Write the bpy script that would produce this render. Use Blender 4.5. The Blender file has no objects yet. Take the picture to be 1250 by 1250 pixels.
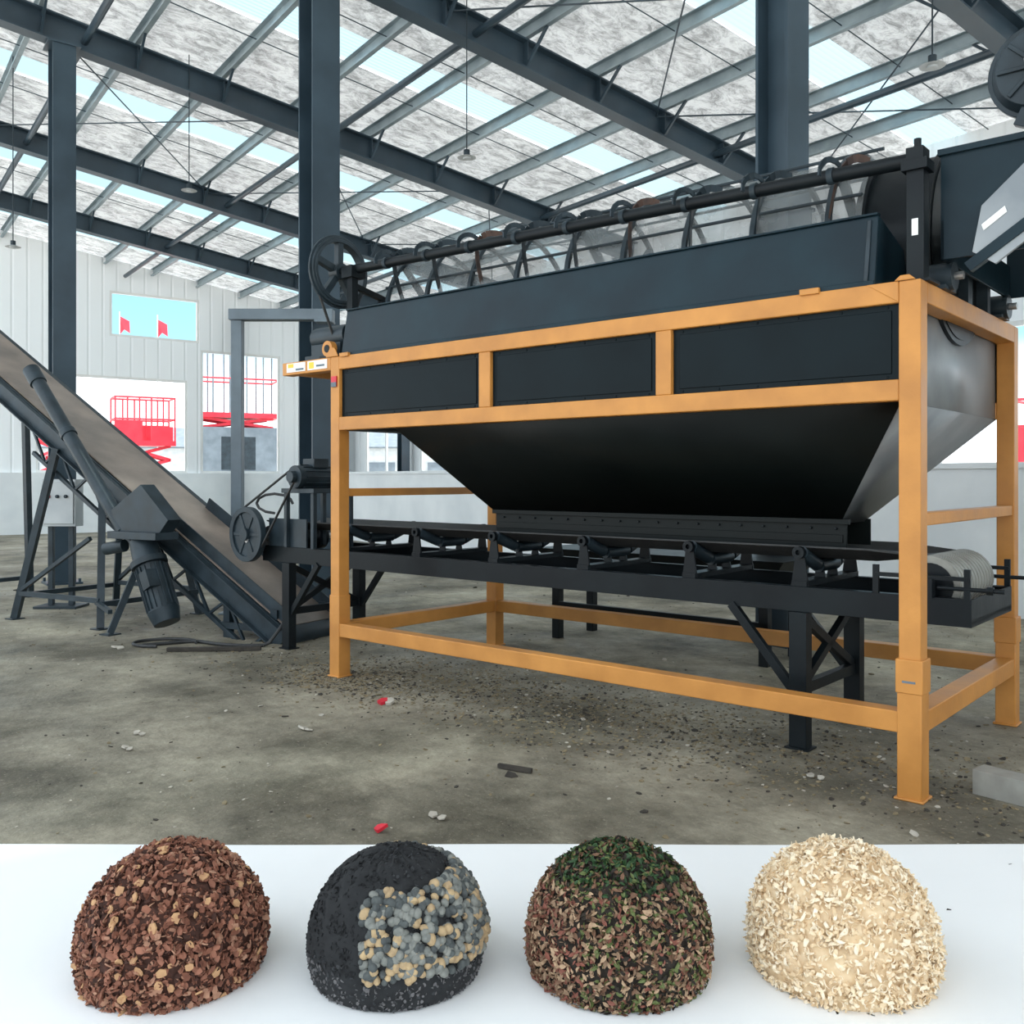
import bpy, bmesh, math, random
from mathutils import Vector, Matrix
random.seed(7)
R=math.radians
V=Vector
scene=bpy.context.scene

# ------------------------------------------------------------ materials
def new_mat(name):
    m=bpy.data.materials.new(name); m.use_nodes=True
    nt=m.node_tree; b=nt.nodes['Principled BSDF']
    return m,nt,b
def pmat(name,col,rough=.5,metal=0.0,col2=None,scale=6.0,bump=0.0,bscale=60.0,spec=.5,detail=5,coat=0,lo=.35,hi=.68):
    m,nt,b=new_mat(name)
    tc=nt.nodes.new('ShaderNodeTexCoord')
    if col2 is None: col2=tuple(c*.78 for c in col)
    n=nt.nodes.new('ShaderNodeTexNoise'); n.inputs['Scale'].default_value=scale; n.inputs['Detail'].default_value=detail
    nt.links.new(tc.outputs['Object'],n.inputs['Vector'])
    r=nt.nodes.new('ShaderNodeValToRGB')
    r.color_ramp.elements[0].position=lo; r.color_ramp.elements[1].position=hi
    r.color_ramp.elements[0].color=(*col2,1); r.color_ramp.elements[1].color=(*col,1)
    nt.links.new(n.outputs['Fac'],r.inputs['Fac']); nt.links.new(r.outputs['Color'],b.inputs['Base Color'])
    b.inputs['Metallic'].default_value=metal
    b.inputs['Specular IOR Level'].default_value=spec
    mr=nt.nodes.new('ShaderNodeMapRange'); mr.inputs['To Min'].default_value=max(0.05,rough-.1); mr.inputs['To Max'].default_value=min(1,rough+.12)
    nt.links.new(n.outputs['Fac'],mr.inputs['Value']); nt.links.new(mr.outputs['Result'],b.inputs['Roughness'])
    if coat: b.inputs['Coat Weight'].default_value=coat
    if bump>0:
        n2=nt.nodes.new('ShaderNodeTexNoise'); n2.inputs['Scale'].default_value=bscale; n2.inputs['Detail'].default_value=3
        nt.links.new(tc.outputs['Object'],n2.inputs['Vector'])
        bp=nt.nodes.new('ShaderNodeBump'); bp.inputs['Strength'].default_value=bump; bp.inputs['Distance'].default_value=.01
        nt.links.new(n2.outputs['Fac'],bp.inputs['Height']); nt.links.new(bp.outputs['Normal'],b.inputs['Normal'])
    return m

ORANGE=pmat('orange_paint',(.64,.275,.06),.45,0,(.50,.205,.042),4,.12,30,spec=.45)
BLACK=pmat('black_paint',(.009,.013,.015),.42,0,(.004,.006,.008),3,.1,20,spec=.22)
NAVY=pmat('blue_black_paint',(.010,.028,.038),.34,0,(.005,.015,.022),2.5,.08,14,spec=.22)
PANEL=pmat('panel_black_paint',(.004,.010,.013),.38,0,(.002,.006,.008),2.5,.08,14,spec=.14)
DGREY=pmat('dark_machine_paint',(.030,.045,.056),.42,0,(.015,.024,.030),6,spec=.35)
CHUTE_LITEND=pmat('grey_chute_lit_end',(.34,.36,.37),.4,.2,(.2,.22,.235),2.2,.1,14)  # chute grey; on the black hopper's end it paints in the daylight
HOPBLK=pmat('hopper_black',(.005,.008,.0075),.45,0,(.003,.005,.005),2.5,.1,10,spec=.2)
STEELB=pmat('building_steel_blue',(.042,.070,.094),.38,0,(.024,.042,.058),1.5,spec=.45)
GALV=pmat('galvanised_purlin',(.36,.43,.46),.42,.3,(.24,.30,.33),3)
SILVER=pmat('bare_steel',(.5,.5,.49),.35,.8,(.3,.3,.3),20)
RUBBER=pmat('rubber_belt',(.04,.04,.04),.6,0,(.02,.02,.02),14,.2,80)
DUSTBELT=pmat('dusty_belt',(.34,.265,.215),.42,0,(.18,.145,.12),2.2,.2,60)
LAG=pmat('pulley_lagging',(.33,.32,.28),.5,0,(.25,.24,.21),12,.05,40)
RED=pmat('red_lift_paint',(.75,.03,.05),.4,0,(.6,.02,.04),3)
LGREY=pmat('light_grey_enamel',(.55,.57,.57),.45,0,(.42,.45,.46),3)
MGREY=pmat('mid_grey_enamel',(.16,.2,.23),.5,0,(.11,.14,.165),3)
WHITE=pmat('white_label',(.85,.85,.83),.5,0,(.8,.8,.78),5)
YELLOW=pmat('yellow_label',(.85,.6,.05),.5,0,(.8,.5,.04),5)
RUST=pmat('rusty_strap',(.13,.075,.055),.6,.3,(.05,.04,.04),10)
CHIPW=pmat('litter_pale',(.55,.5,.42),.8,0,(.4,.36,.3),20)
CHIPD=pmat('litter_dark',(.06,.05,.04),.9,0,(.03,.025,.02),20)
STRAW=pmat('litter_straw',(.28,.22,.13),.9,0,(.18,.14,.08),20)
SHEET=pmat('inset_strip_white',(.95,.95,.94),.8,0,(.93,.93,.92),2,.1,8)
KNEE=pmat('white_render_wall',(.86,.87,.87),.75,0,(.74,.76,.77),1.2,.1,20)
YARD=pmat('pale_yard_concrete',(.66,.65,.62),.85,0,(.56,.55,.52),.5)  # outdoor ground made pale to bounce sun up onto the roof

def wallmat():
    m,nt,b=new_mat('corrugated_white_cladding')
    tc=nt.nodes.new('ShaderNodeTexCoord'); sx=nt.nodes.new('ShaderNodeSeparateXYZ')
    nt.links.new(tc.outputs['Object'],sx.inputs[0])
    ad=nt.nodes.new('ShaderNodeMath'); ad.operation='ADD'
    nt.links.new(sx.outputs['X'],ad.inputs[0]); nt.links.new(sx.outputs['Y'],ad.inputs[1])
    mu=nt.nodes.new('ShaderNodeMath'); mu.operation='MULTIPLY'; mu.inputs[1].default_value=2.6
    nt.links.new(ad.outputs[0],mu.inputs[0])
    fr=nt.nodes.new('ShaderNodeMath'); fr.operation='FRACT'; nt.links.new(mu.outputs[0],fr.inputs[0])
    rp=nt.nodes.new('ShaderNodeValToRGB'); e=rp.color_ramp.elements
    e[0].position=0; e[0].color=(0,0,0,1); e[1].position=.12; e[1].color=(1,1,1,1)
    x=e.new(.88); x.color=(1,1,1,1); y=e.new(1.0); y.color=(0,0,0,1)
    nt.links.new(fr.outputs[0],rp.inputs['Fac'])
    bp=nt.nodes.new('ShaderNodeBump'); bp.inputs['Strength'].default_value=.6; bp.inputs['Distance'].default_value=.03
    nt.links.new(rp.outputs['Color'],bp.inputs['Height']); nt.links.new(bp.outputs['Normal'],b.inputs['Normal'])
    b.inputs['Base Color'].default_value=(.92,.94,.95,1); b.inputs['Roughness'].default_value=.5
    return m
WALL=wallmat()

def foilmat():
    # thin crinkled bubble-foil blanket: mostly reflective, translucency added so the roof glows brighter
    m,nt,b=new_mat('silver_foil_insulation')
    tc=nt.nodes.new('ShaderNodeTexCoord')
    n=nt.nodes.new('ShaderNodeTexNoise'); n.inputs['Scale'].default_value=4.5; n.inputs['Detail'].default_value=10; n.inputs['Roughness'].default_value=.82; n.inputs['Distortion'].default_value=.6
    mp=nt.nodes.new('ShaderNodeMapping'); mp.inputs['Scale'].default_value=(1.0,.6,1)
    nt.links.new(tc.outputs['Object'],mp.inputs[0]); nt.links.new(mp.outputs[0],n.inputs['Vector'])
    v=nt.nodes.new('ShaderNodeTexVoronoi'); v.inputs['Scale'].default_value=9; v.feature='DISTANCE_TO_EDGE'
    nt.links.new(mp.outputs[0],v.inputs['Vector'])
    r=nt.nodes.new('ShaderNodeValToRGB'); r.color_ramp.elements[0].position=.40; r.color_ramp.elements[1].position=.56
    r.color_ramp.elements[0].color=(.40,.405,.40,1); r.color_ramp.elements[1].color=(.95,.96,.95,1)
    nt.links.new(n.outputs['Fac'],r.inputs['Fac']); nt.links.new(r.outputs['Color'],b.inputs['Base Color'])
    b.inputs['Metallic'].default_value=.6; b.inputs['Roughness'].default_value=.26
    mx=nt.nodes.new('ShaderNodeMath'); mx.operation='ADD'
    nt.links.new(n.outputs['Fac'],mx.inputs[0]); nt.links.new(v.outputs['Distance'],mx.inputs[1])
    bp=nt.nodes.new('ShaderNodeBump'); bp.inputs['Strength'].default_value=1.0; bp.inputs['Distance'].default_value=.12
    nt.links.new(mx.outputs[0],bp.inputs['Height']); nt.links.new(bp.outputs['Normal'],b.inputs['Normal'])
    t=nt.nodes.new('ShaderNodeBsdfTranslucent'); nt.links.new(r.outputs['Color'],t.inputs['Color'])
    ms=nt.nodes.new('ShaderNodeMixShader'); ms.inputs[0].default_value=.14
    o=nt.nodes['Material Output']
    nt.links.new(b.outputs[0],ms.inputs[1]); nt.links.new(t.outputs[0],ms.inputs[2]); nt.links.new(ms.outputs[0],o.inputs['Surface'])
    return m
FOIL=foilmat()
def skymat():
    m,nt,b=new_mat('translucent_skylight_sheet')
    t=nt.nodes.new('ShaderNodeBsdfTranslucent'); t.inputs['Color'].default_value=(.29,.40,.43,1)
    tr=nt.nodes.new('ShaderNodeBsdfTransparent'); tr.inputs['Color'].default_value=(.5,.62,.66,1)
    mx=nt.nodes.new('ShaderNodeMixShader'); mx.inputs[0].default_value=.15
    o=nt.nodes['Material Output']
    nt.links.new(t.outputs[0],mx.inputs[1]); nt.links.new(tr.outputs[0],mx.inputs[2]); nt.links.new(mx.outputs[0],o.inputs['Surface'])
    return m
SKYL=skymat()
def meshmat():
    m,nt,b=new_mat('woven_screen_mesh')
    tc=nt.nodes.new('ShaderNodeTexCoord')
    ch=nt.nodes.new('ShaderNodeTexNoise'); ch.inputs['Scale'].default_value=5; nt.links.new(tc.outputs['Object'],ch.inputs['Vector'])
    mr=nt.nodes.new('ShaderNodeMapRange'); mr.inputs['To Min'].default_value=.15; mr.inputs['To Max'].default_value=.6
    nt.links.new(ch.outputs['Fac'],mr.inputs['Value'])
    b.inputs['Base Color'].default_value=(.42,.44,.44,1); b.inputs['Metallic'].default_value=.5; b.inputs['Roughness'].default_value=.45
    tr=nt.nodes.new('ShaderNodeBsdfTransparent'); mx=nt.nodes.new('ShaderNodeMixShader')
    o=nt.nodes['Material Output']
    nt.links.new(mr.outputs[0],mx.inputs[0]); nt.links.new(tr.outputs[0],mx.inputs[1]); nt.links.new(b.outputs[0],mx.inputs[2]); nt.links.new(mx.outputs[0],o.inputs['Surface'])
    return m
MESH=meshmat()
def floormat():
    m,nt,b=new_mat('dusty_concrete')
    tc=nt.nodes.new('ShaderNodeTexCoord')
    def noise(s,d,ro=.6):
        n=nt.nodes.new('ShaderNodeTexNoise'); n.inputs['Scale'].default_value=s; n.inputs['Detail'].default_value=d; n.inputs['Roughness'].default_value=ro
        nt.links.new(tc.outputs['Object'],n.inputs['Vector']); return n
    def ramp(n,a,ca,c,cc):
        r=nt.nodes.new('ShaderNodeValToRGB'); r.color_ramp.elements[0].position=a; r.color_ramp.elements[1].position=c
        r.color_ramp.elements[0].color=(*ca,1); r.color_ramp.elements[1].color=(*cc,1); nt.links.new(n.outputs['Fac'],r.inputs['Fac']); return r
    a=ramp(noise(.8,7,.65),.38,(.135,.122,.090),.62,(.40,.365,.285))
    c=ramp(noise(7,9,.8),.3,(.45,.43,.40),.7,(1.18,1.16,1.12))
    mx=nt.nodes.new('ShaderNodeMix'); mx.data_type='RGBA'; mx.blend_type='MULTIPLY'; mx.inputs[0].default_value=.9
    nt.links.new(a.outputs[0],mx.inputs[6]); nt.links.new(c.outputs[0],mx.inputs[7])
    sp=ramp(noise(45,3),.60,(0,0,0),.72,(1,1,1))
    m2=nt.nodes.new('ShaderNodeMix'); m2.data_type='RGBA'; m2.inputs[7].default_value=(.44,.39,.30,1)
    mm=nt.nodes.new('ShaderNodeMath'); mm.operation='MULTIPLY'; mm.inputs[1].default_value=.55
    nt.links.new(sp.outputs[0],mm.inputs[0]); nt.links.new(mm.outputs[0],m2.inputs[0])
    nt.links.new(mx.outputs[2],m2.inputs[6]); nt.links.new(m2.outputs[2],b.inputs['Base Color'])
    rr=ramp(noise(1.3,5),.35,(.5,)*3,.7,(.9,)*3); nt.links.new(rr.outputs[0],b.inputs['Roughness'])
    b.inputs['Specular IOR Level'].default_value=.35
    bp=nt.nodes.new('ShaderNodeBump'); bp.inputs['Strength'].default_value=.7; bp.inputs['Distance'].default_value=.014
    nt.links.new(noise(30,6).outputs['Fac'],bp.inputs['Height']); nt.links.new(bp.outputs['Normal'],b.inputs['Normal'])
    return m
FLOOR=floormat()

# ------------------------------------------------------------ mesh builder
class MB:
    def __init__(s): s.v=[];s.f=[];s.m=[]
    def add(s,vs,fs,mi=0):
        o=len(s.v); s.v+= [tuple(x) for x in vs]; s.f+=[tuple(i+o for i in f) for f in fs]; s.m+=[mi]*len(fs); return s
    def box(s,a,b,mi=0):
        x0,y0,z0=a;x1,y1,z1=b
        vs=[(x0,y0,z0),(x1,y0,z0),(x1,y1,z0),(x0,y1,z0),(x0,y0,z1),(x1,y0,z1),(x1,y1,z1),(x0,y1,z1)]
        return s.add(vs,[(0,3,2,1),(4,5,6,7),(0,1,5,4),(1,2,6,5),(2,3,7,6),(3,0,4,7)],mi)
    def hexa(s,vs,mi=0):
        return s.add(vs,[(0,3,2,1),(4,5,6,7),(0,1,5,4),(1,2,6,5),(2,3,7,6),(3,0,4,7)],mi)
    def axes(s,p1,p2,up):
        d=(V(p2)-V(p1)).normalized(); u=V(up)
        if abs(d.dot(u))>.98: u=V((1,0,0)) if abs(d.x)<.9 else V((0,1,0))
        a=d.cross(u).normalized(); c=a.cross(d).normalized(); return d,a,c
    def beam(s,p1,p2,w,h,mi=0,up=(0,0,1)):
        p1=V(p1);p2=V(p2);d,a,c=s.axes(p1,p2,up); a=a*w/2;c=c*h/2
        return s.hexa([p1-a-c,p1+a-c,p2+a-c,p2-a-c,p1-a+c,p1+a+c,p2+a+c,p2-a+c],mi)
    def ibeam(s,p1,p2,dep,wid,t,mi=0,up=(0,0,1)):
        p1=V(p1);p2=V(p2);d,a,c=s.axes(p1,p2,up)
        s.beam(p1+c*(dep/2-t/2),p2+c*(dep/2-t/2),wid,t,mi,up); s.beam(p1-c*(dep/2-t/2),p2-c*(dep/2-t/2),wid,t,mi,up)
        s.beam(p1,p2,t*.8,dep-2*t,mi,up); return s
    def cyl(s,p1,p2,r,mi=0,n=20,r2=None,caps=True):
        p1=V(p1);p2=V(p2);d,a,c=s.axes(p1,p2,(0,0,1)); r2=r if r2 is None else r2
        vs=[];fs=[]
        for i in range(n):
            t=2*math.pi*i/n; k=a*math.cos(t)+c*math.sin(t); vs+=[p1+k*r,p2+k*r2]
        for i in range(n):
            j=(i+1)%n; fs.append((2*i,2*j,2*j+1,2*i+1))
        if caps: fs.append(tuple(2*i for i in range(n))[::-1]); fs.append(tuple(2*i+1 for i in range(n)))
        return s.add(vs,fs,mi)
    def ring(s,c0,axis,Ro,Ri,w,mi=0,n=40,a0=0,a1=2*math.pi):
        c0=V(c0);ax=V(axis).normalized();_,a,c=s.axes(c0,c0+ax,(0,0,1)); full=abs(a1-a0-2*math.pi)<1e-4
        vs=[];fs=[];cnt=n if full else n+1
        for i in range(cnt):
            t=a0+(a1-a0)*i/n; k=a*math.cos(t)+c*math.sin(t)
            vs+=[c0+k*Ro-ax*w/2,c0+k*Ro+ax*w/2,c0+k*Ri+ax*w/2,c0+k*Ri-ax*w/2]
        for i in range(n):
            j=(i+1)%cnt
            for e in range(4):
                g=(e+1)%4; fs.append((4*i+e,4*i+g,4*j+g,4*j+e))
        return s.add(vs,fs,mi)
    def tube(s,pts,r,mi=0,n=8):
        for i in range(len(pts)-1): s.cyl(pts[i],pts[i+1],r,mi,n)
        return s
    def prism(s,poly,off,mi=0):
        off=V(off);n=len(poly); vs=[V(p) for p in poly]+[V(p)+off for p in poly]
        fs=[tuple(range(n))[::-1],tuple(range(n,2*n))]+[(i,(i+1)%n,(i+1)%n+n,i+n) for i in range(n)]
        return s.add(vs,fs,mi)
    def done(s,name,mats,M=None,parent=None,bevel=0,smooth=True):
        me=bpy.data.meshes.new(name); me.from_pydata(s.v,[],s.f)
        for m in mats: me.materials.append(m)
        me.polygons.foreach_set('material_index',s.m)
        bm=bmesh.new(); bm.from_mesh(me); bmesh.ops.recalc_face_normals(bm,faces=bm.faces); bm.to_mesh(me); bm.free()
        if smooth:
            me.shade_smooth(); me.set_sharp_from_angle(angle=R(35))
        ob=bpy.data.objects.new(name,me); scene.collection.objects.link(ob)
        if parent is not None: ob.parent=parent
        elif M is not None: ob.matrix_world=M
        if bevel:
            b=ob.modifiers.new('bevel','BEVEL'); b.width=bevel; b.segments=2; b.limit_method='ANGLE'; b.angle_limit=R(40)
        return ob
def empty(name,M):
    e=bpy.data.objects.new(name,None); scene.collection.objects.link(e); e.matrix_world=M; e.empty_display_size=.3; return e

# ============================================================ BUILDING
PB=V((5,10,0)); MBLD=Matrix.Translation(PB)@Matrix.Rotation(R(-54),4,'Z')
def roofz(y): return 7.33-.14*y
XG=-23.25; YW=4.0; X1=12.0; Y0=-13.0
raft=[4.7,-.35,-5.06,-9.56,-14.6,-19.0]

MB().box((XG-.1,Y0-1,-.2),(X1+.5,YW+.1,0)).done('floor',[FLOOR],MBLD,smooth=False)
m=MB(); m.box((-80,-80,-.25),(XG-.1,80,-.03)); m.box((X1+.5,-80,-.25),(80,80,-.03)); m.box((XG-.1,YW+.1,-.25),(X1+.5,80,-.03)); m.box((XG-.1,-80,-.25),(X1+.5,Y0-1,-.03))
m.done('ground_yard',[YARD],MBLD,smooth=False)

def wall_x(name,y0,y1,xa,xb,z0,z1,ops,mats):
    m=MB(); xs=sorted({xa,xb,*[o[0] for o in ops],*[o[1] for o in ops]})
    for a,b in zip(xs[:-1],xs[1:]):
        zz=z0
        for o in sorted([o for o in ops if o[0]<=a+1e-6 and o[1]>=b-1e-6],key=lambda o:o[2]):
            if o[2]>zz: m.box((a,y0,zz),(b,y1,o[2]))
            zz=o[3]
        if z1>zz: m.box((a,y0,zz),(b,y1,z1))
    return m.done(name,mats,MBLD,smooth=False)
KZ=1.68
ops=[(XG+1.2,-19.4,KZ,4.0),(-18.6,-15.0,KZ,4.0),(-14.2,-10.0,KZ,4.0),(-9.2,-5.5,KZ,3.8),(-4.7,-.8,KZ,3.8),(.0,4.4,KZ,3.8),(5,9.5,KZ,3.8)]
wall_x('wall_back',YW,YW+.12,XG,X1,KZ,roofz(YW)-.02,ops,[WALL])
MB().box((XG,YW-.08,0),(X1,YW+.14,KZ)).done('wall_back_plinth',[KNEE],MBLD,smooth=False)
m=MB(); m.box((-18,.42,0),(X1,.62,KZ-.06)); m.box((-18.03,.39,KZ-.06),(X1,.65,KZ))
m.done('wall_partition',[KNEE],MBLD,smooth=False)
MB().box((XG-.14,Y0,0),(XG+.08,YW-.1,KZ)).done('wall_left_plinth',[KNEE],MBLD,smooth=False)
m=MB()
gops=[(-5.4,-1.3,KZ,4.45),(-.9,1.6,KZ,5.4),(-3.5,-.95,5.6,6.9),(-12,-7,KZ,4.5)]
ys=sorted({Y0,YW,*[o[0] for o in gops],*[o[1] for o in gops]})
for a,b in zip(ys[:-1],ys[1:]):
    zz=KZ
    for o in sorted([o for o in gops if o[0]<=a+1e-6 and o[1]>=b-1e-6],key=lambda o:o[2]):
        if o[2]>zz: m.box((XG-.12,a,zz),(XG,b,o[2]))
        zz=o[3]
    ra,rb=roofz(a)-.02,roofz(b)-.02
    m.hexa([(XG-.12,a,zz),(XG,a,zz),(XG,b,zz),(XG-.12,b,zz),(XG-.12,a,ra),(XG,a,ra),(XG,b,rb),(XG-.12,b,rb)])
m.done('wall_left',[WALL],MBLD,smooth=False)
def winframe(name,kind,a,b,z0,z1,nm):
    m=MB()
    def bx(p,q,za,zb):
        if kind=='g': m.box((XG-.09,p,za),(XG-.02,q,zb))
        else: m.box((p,YW+.02,za),(q,YW+.09,zb))
    bx(a,a+.07,z0,z1);bx(b-.07,b,z0,z1);bx(a+.07,b-.07,z0,z0+.07);bx(a+.07,b-.07,z1-.07,z1)
    for i in range(1,nm):
        c=a+(b-a)*i/nm; bx(c-.03,c+.03,z0+.07,z1-.07)
    m.done(name,[WHITE],MBLD,smooth=False)
winframe('window_1','g',-3.5,-.95,5.6,6.9,1)
winframe('window_2','g',-5.4,-1.3,KZ,4.45,1)
winframe('window_3','g',-.9,1.6,KZ,5.4,1)
for i,o in enumerate(ops): winframe('window_%d'%(i+4),'b',o[0],o[1],o[2],o[3],2)

foil=MB(); sky=MB()
skys=[(2.6,3.4),(-3.1,-2.3),(-7.8,-7.0),(-12.6,-11.8),(-17.3,-16.5),(-21.6,-20.8)]
cur=X1; segs=[]
for a,b in skys:
    segs.append((b,cur)); cur=a
segs.append((XG-.1,cur))
ye=YW+.6
for a,b in segs:
    foil.add([(a,Y0,roofz(Y0)),(b,Y0,roofz(Y0)),(b,ye,roofz(ye)),(a,ye,roofz(ye))],[(0,1,2,3)])
foil.done('ceiling',[FOIL],MBLD,smooth=False)
for a,b in skys:
    n=9
    for i in range(n):
        u0=a+(b-a)*i/n;u1=a+(b-a)*(i+1)/n;um=(u0+u1)/2
        sky.add([(u0,Y0,roofz(Y0)+.02),(um,Y0,roofz(Y0)+.06),(um,ye,roofz(ye)+.06),(u0,ye,roofz(ye)+.02)],[(0,1,2,3)])
        sky.add([(um,Y0,roofz(Y0)+.06),(u1,Y0,roofz(Y0)+.02),(u1,ye,roofz(ye)+.02),(um,ye,roofz(ye)+.06)],[(0,1,2,3)])
sky.done('ceiling_skylight',[SKYL],MBLD,smooth=False)
pur=MB(); y=Y0+.3
pys=[]
while y<YW: pys.append(y); y+=1.3
for y in pys:
    z=roofz(y)-.005
    pur.box((XG+.01,y-.004,z-.2),(X1,y+.004,z)); pur.box((XG+.01,y-.07,z-.2),(X1,y-.004,z-.192)); pur.box((XG+.01,y-.07,z-.192),(X1,y-.062,z-.17))
    pur.box((XG+.01,y-.07,z-.01),(X1,y-.004,z))
pur.done('roof_purlins',[GALV],MBLD,smooth=False)
rf=MB()
for x in raft:
    zo=-.21-.2
    rf.ibeam((x,Y0,roofz(Y0)+zo),(x,YW-.02,roofz(YW)+zo),.4,.24,.025)
    for y in pys:
        z=roofz(y)
        rf.box((x-.115,y-.02,z-.6),(x+.11,y-.01,z-.22)); rf.box((x-.08,y+.004,z-.22),(x+.08,y+.012,z-.04))
        for sg in(-1,1):
            rf.beam((x+sg*.1,y-.03,z-.58),(x+sg*.55,y-.03,z-.2),.035,.035)
rf.done('roof_rafters',[STEELB],MBLD,smooth=False)
tb=MB()
for y in(-10.6,-7.24,-3.4,1.2):
    z=roofz(y)-.62+.15
    tb.cyl((XG+.1,y+.3,z),(X1,y+.3,z),.055,n=10)
for i in range(len(raft)-1):
    xa,xb=raft[i],raft[i+1]
    for ya,yb in((-11.5,-7.5),(-7.5,-3.5),(-3.5,.2),(.2,3.8)):
        if i in(1,3):
            tb.cyl((xa,ya,roofz(ya)-.3),(xb,yb,roofz(yb)-.3),.012,n=6); tb.cyl((xb,ya,roofz(ya)-.3),(xa,yb,roofz(yb)-.3),.012,n=6)
    for f in(.33,.67):
        xx=xa+(xb-xa)*f; tb.cyl((xx,Y0,roofz(Y0)-.1),(xx,YW-.1,roofz(YW)-.1),.008,n=6)
tb.done('roof_tie_rods',[STEELB],MBLD)
def column(x,y,w=.34,ztop=None,name='steel_column'):
    z=ztop or roofz(y)-.62
    m=MB(); m.ibeam((x,y,0),(x,y,z),w,w*.85,.03,up=(1,0,0))
    m.box((x-w*.65,y-w*.65,0),(x+w*.65,y+w*.65,.03)); m.box((x-w*.6,y-w*.6,z-.03),(x+w*.6,y+w*.6,z))
    for k in(-1,1):
        for l in(-1,1): m.cyl((x+k*w*.55,y+l*w*.55,.03),(x+k*w*.55,y+l*w*.55,.08),.02,n=6)
    return m.done(name,[STEELB],MBLD)
def bl(X,Y):
    p=MBLD.inverted()@V((X,Y,0)); return p.x,p.y
column(-.35,-2.86,.36)
column(-5.06,-5.3,.40)
column(-9.56,-7.24,.36)
for x in raft[1:]:
    column(x,YW-.32,.3)
column(XG+.4,YW-.45,.3)
column(XG+.35,.1,.26,6.6)

for (X,Y,z) in((-.58,12,5.65),(4.04,9.0,5.5),(-5.0,14.5,6.0),(-8.1,15.2,5.3)):
    x,y=bl(X,Y); m=MB(); zt=roofz(y)-.02
    m.cyl((x,y,z+.05),(x,y,zt),.008,0,6); m.cyl((x,y,z),(x,y,z+.07),.04,0,12); m.cyl((x,y,z-.03),(x,y,z),.12,1,20,.04); m.cyl((x,y,z-.05),(x,y,z-.03),.05,1,12)
    m.done('pendant_lamp',[DGREY,LGREY],MBLD)

# ============================================================ TROMMEL SCREEN
MM=Matrix.Translation((-1.312,7.14,0))@Matrix.Rotation(R(-40.6),4,'Z')
TS=empty('trommel_screening_machine',MM)
L=4.21;W=1.78
fr=MB()
for x in(0,L):
    for y in(0,W):
        fr.box((x-.05,y-.05,.012),(x+.05,y+.05,2.43)); fr.box((x-.056,y-.056,.0),(x+.056,y+.056,.62)); fr.box((x-.068,y-.068,0),(x+.068,y+.068,.012))
        fr.box((x-.062,y-.062,.50),(x+.062,y+.062,.66)) if x==L else None
for y in(0,W):
    fr.box((.05,y-.05,2.33),(L-.05,y+.05,2.43)); fr.box((.05,y-.05,1.87),(L-.05,y+.05,1.97)); fr.box((.05,y-.05,.31),(L-.05,y+.05,.41))
    for x in(1.53,2.88): fr.box((x-.05,y-.048,1.97),(x+.05,y+.048,2.33))
for x,z in((0,1.40),(L,1.31)):
    fr.box((x-.04,.05,z-.03),(x+.04,W-.05,z+.03)); fr.box((x-.05,.05,.31),(x+.05,W-.05,.41)); fr.box((x-.05,.05,2.33),(x+.05,W-.05,2.43))
for y in(0,W):
    fr.box((-.66,y-.05,2.33),(-.05,y+.05,2.43))
fr.box((-.66,.05,2.34),(-.58,W-.05,2.42))
fr.prism([(L-.05,-.055,2.33),(L-.20,-.055,2.43),(L-.05,-.055,2.43)],(0,.01,0)); 
fr.prism([(L-.07,-.06,2.43),(L+.03,-.06,2.43),(L+.0,-.06,2.455),(L-.04,-.06,2.455)],(0,.012,0))
fr.prism([(-.1,-.06,2.43),(.05,-.06,2.43),(.0,-.06,2.50),(-.05,-.06,2.50)],(0,.012,0))
fr.done('support_frame',[ORANGE],parent=TS,bevel=.006)
pn=MB()
for (a,b) in((.05,1.48),(1.58,2.83),(2.93,L-.05)):
    pn.box((a,-.02,1.97),(b,-.008,2.33),0)
    pn.box((a+.04,-.026,2.0),(b-.04,-.02,2.3),0)
    for i in range(6):
        x=a+.06+(b-a-.12)*i/5
        for z in(1.985,2.315): pn.cyl((x,-.024,z),(x,-.018,z),.007,0,8)
    pn.box((a,W-.02,1.97),(b,W-.008,2.33),0)
pn.done('side_panels',[PANEL],parent=TS,bevel=.003)
hp=MB()
def quadplate(m,a,b,c,d,mi):
    m.add([a,b,c,d],[(0,1,2,3)],mi)
xl,xr=.6,4.15; f,bk=.02,W-.02
bxl,bxr,bf,bb=1.0,3.6,.68,1.04; z1,z2=1.87,1.25
quadplate(hp,(xl,f,z1),(xr,f,z1),(bxr,bf,z2),(bxl,bf,z2),0)
quadplate(hp,(xl,bk,z1),(xr,bk,z1),(bxr,bb,z2),(bxl,bb,z2),0)
quadplate(hp,(xl,f,z1),(xl,bk,z1),(bxl,bb,z2),(bxl,bf,z2),0)
quadplate(hp,(xr,f,z1),(xr,bk,z1),(bxr,bb,z2),(bxr,bf,z2),1)  # end plates grey: daylight put into the colour of the black paint
quadplate(hp,(.06,f,z1),(xl,f,z1),(xl,bk,z1),(.06,bk,z1),0)
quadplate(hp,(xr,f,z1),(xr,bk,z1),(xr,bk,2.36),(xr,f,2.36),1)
quadplate(hp,(.06,f,z1),(.06,bk,z1),(.06,bk,2.36),(.06,f,2.36),0)
ho=hp.done('hopper',[HOPBLK,CHUTE_LITEND],parent=TS)
so=ho.modifiers.new('thickness','SOLIDIFY'); so.thickness=.008; so.offset=0
sk=MB()
sk.box((bxl,bf-.012,1.11),(bxr+.04,bf,z2+.015),0); sk.box((bxl,bb,1.11),(bxr+.04,bb+.012,z2+.015),0); sk.box((bxl,bf,1.13),(bxl+.012,bb,z2),0)
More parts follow.
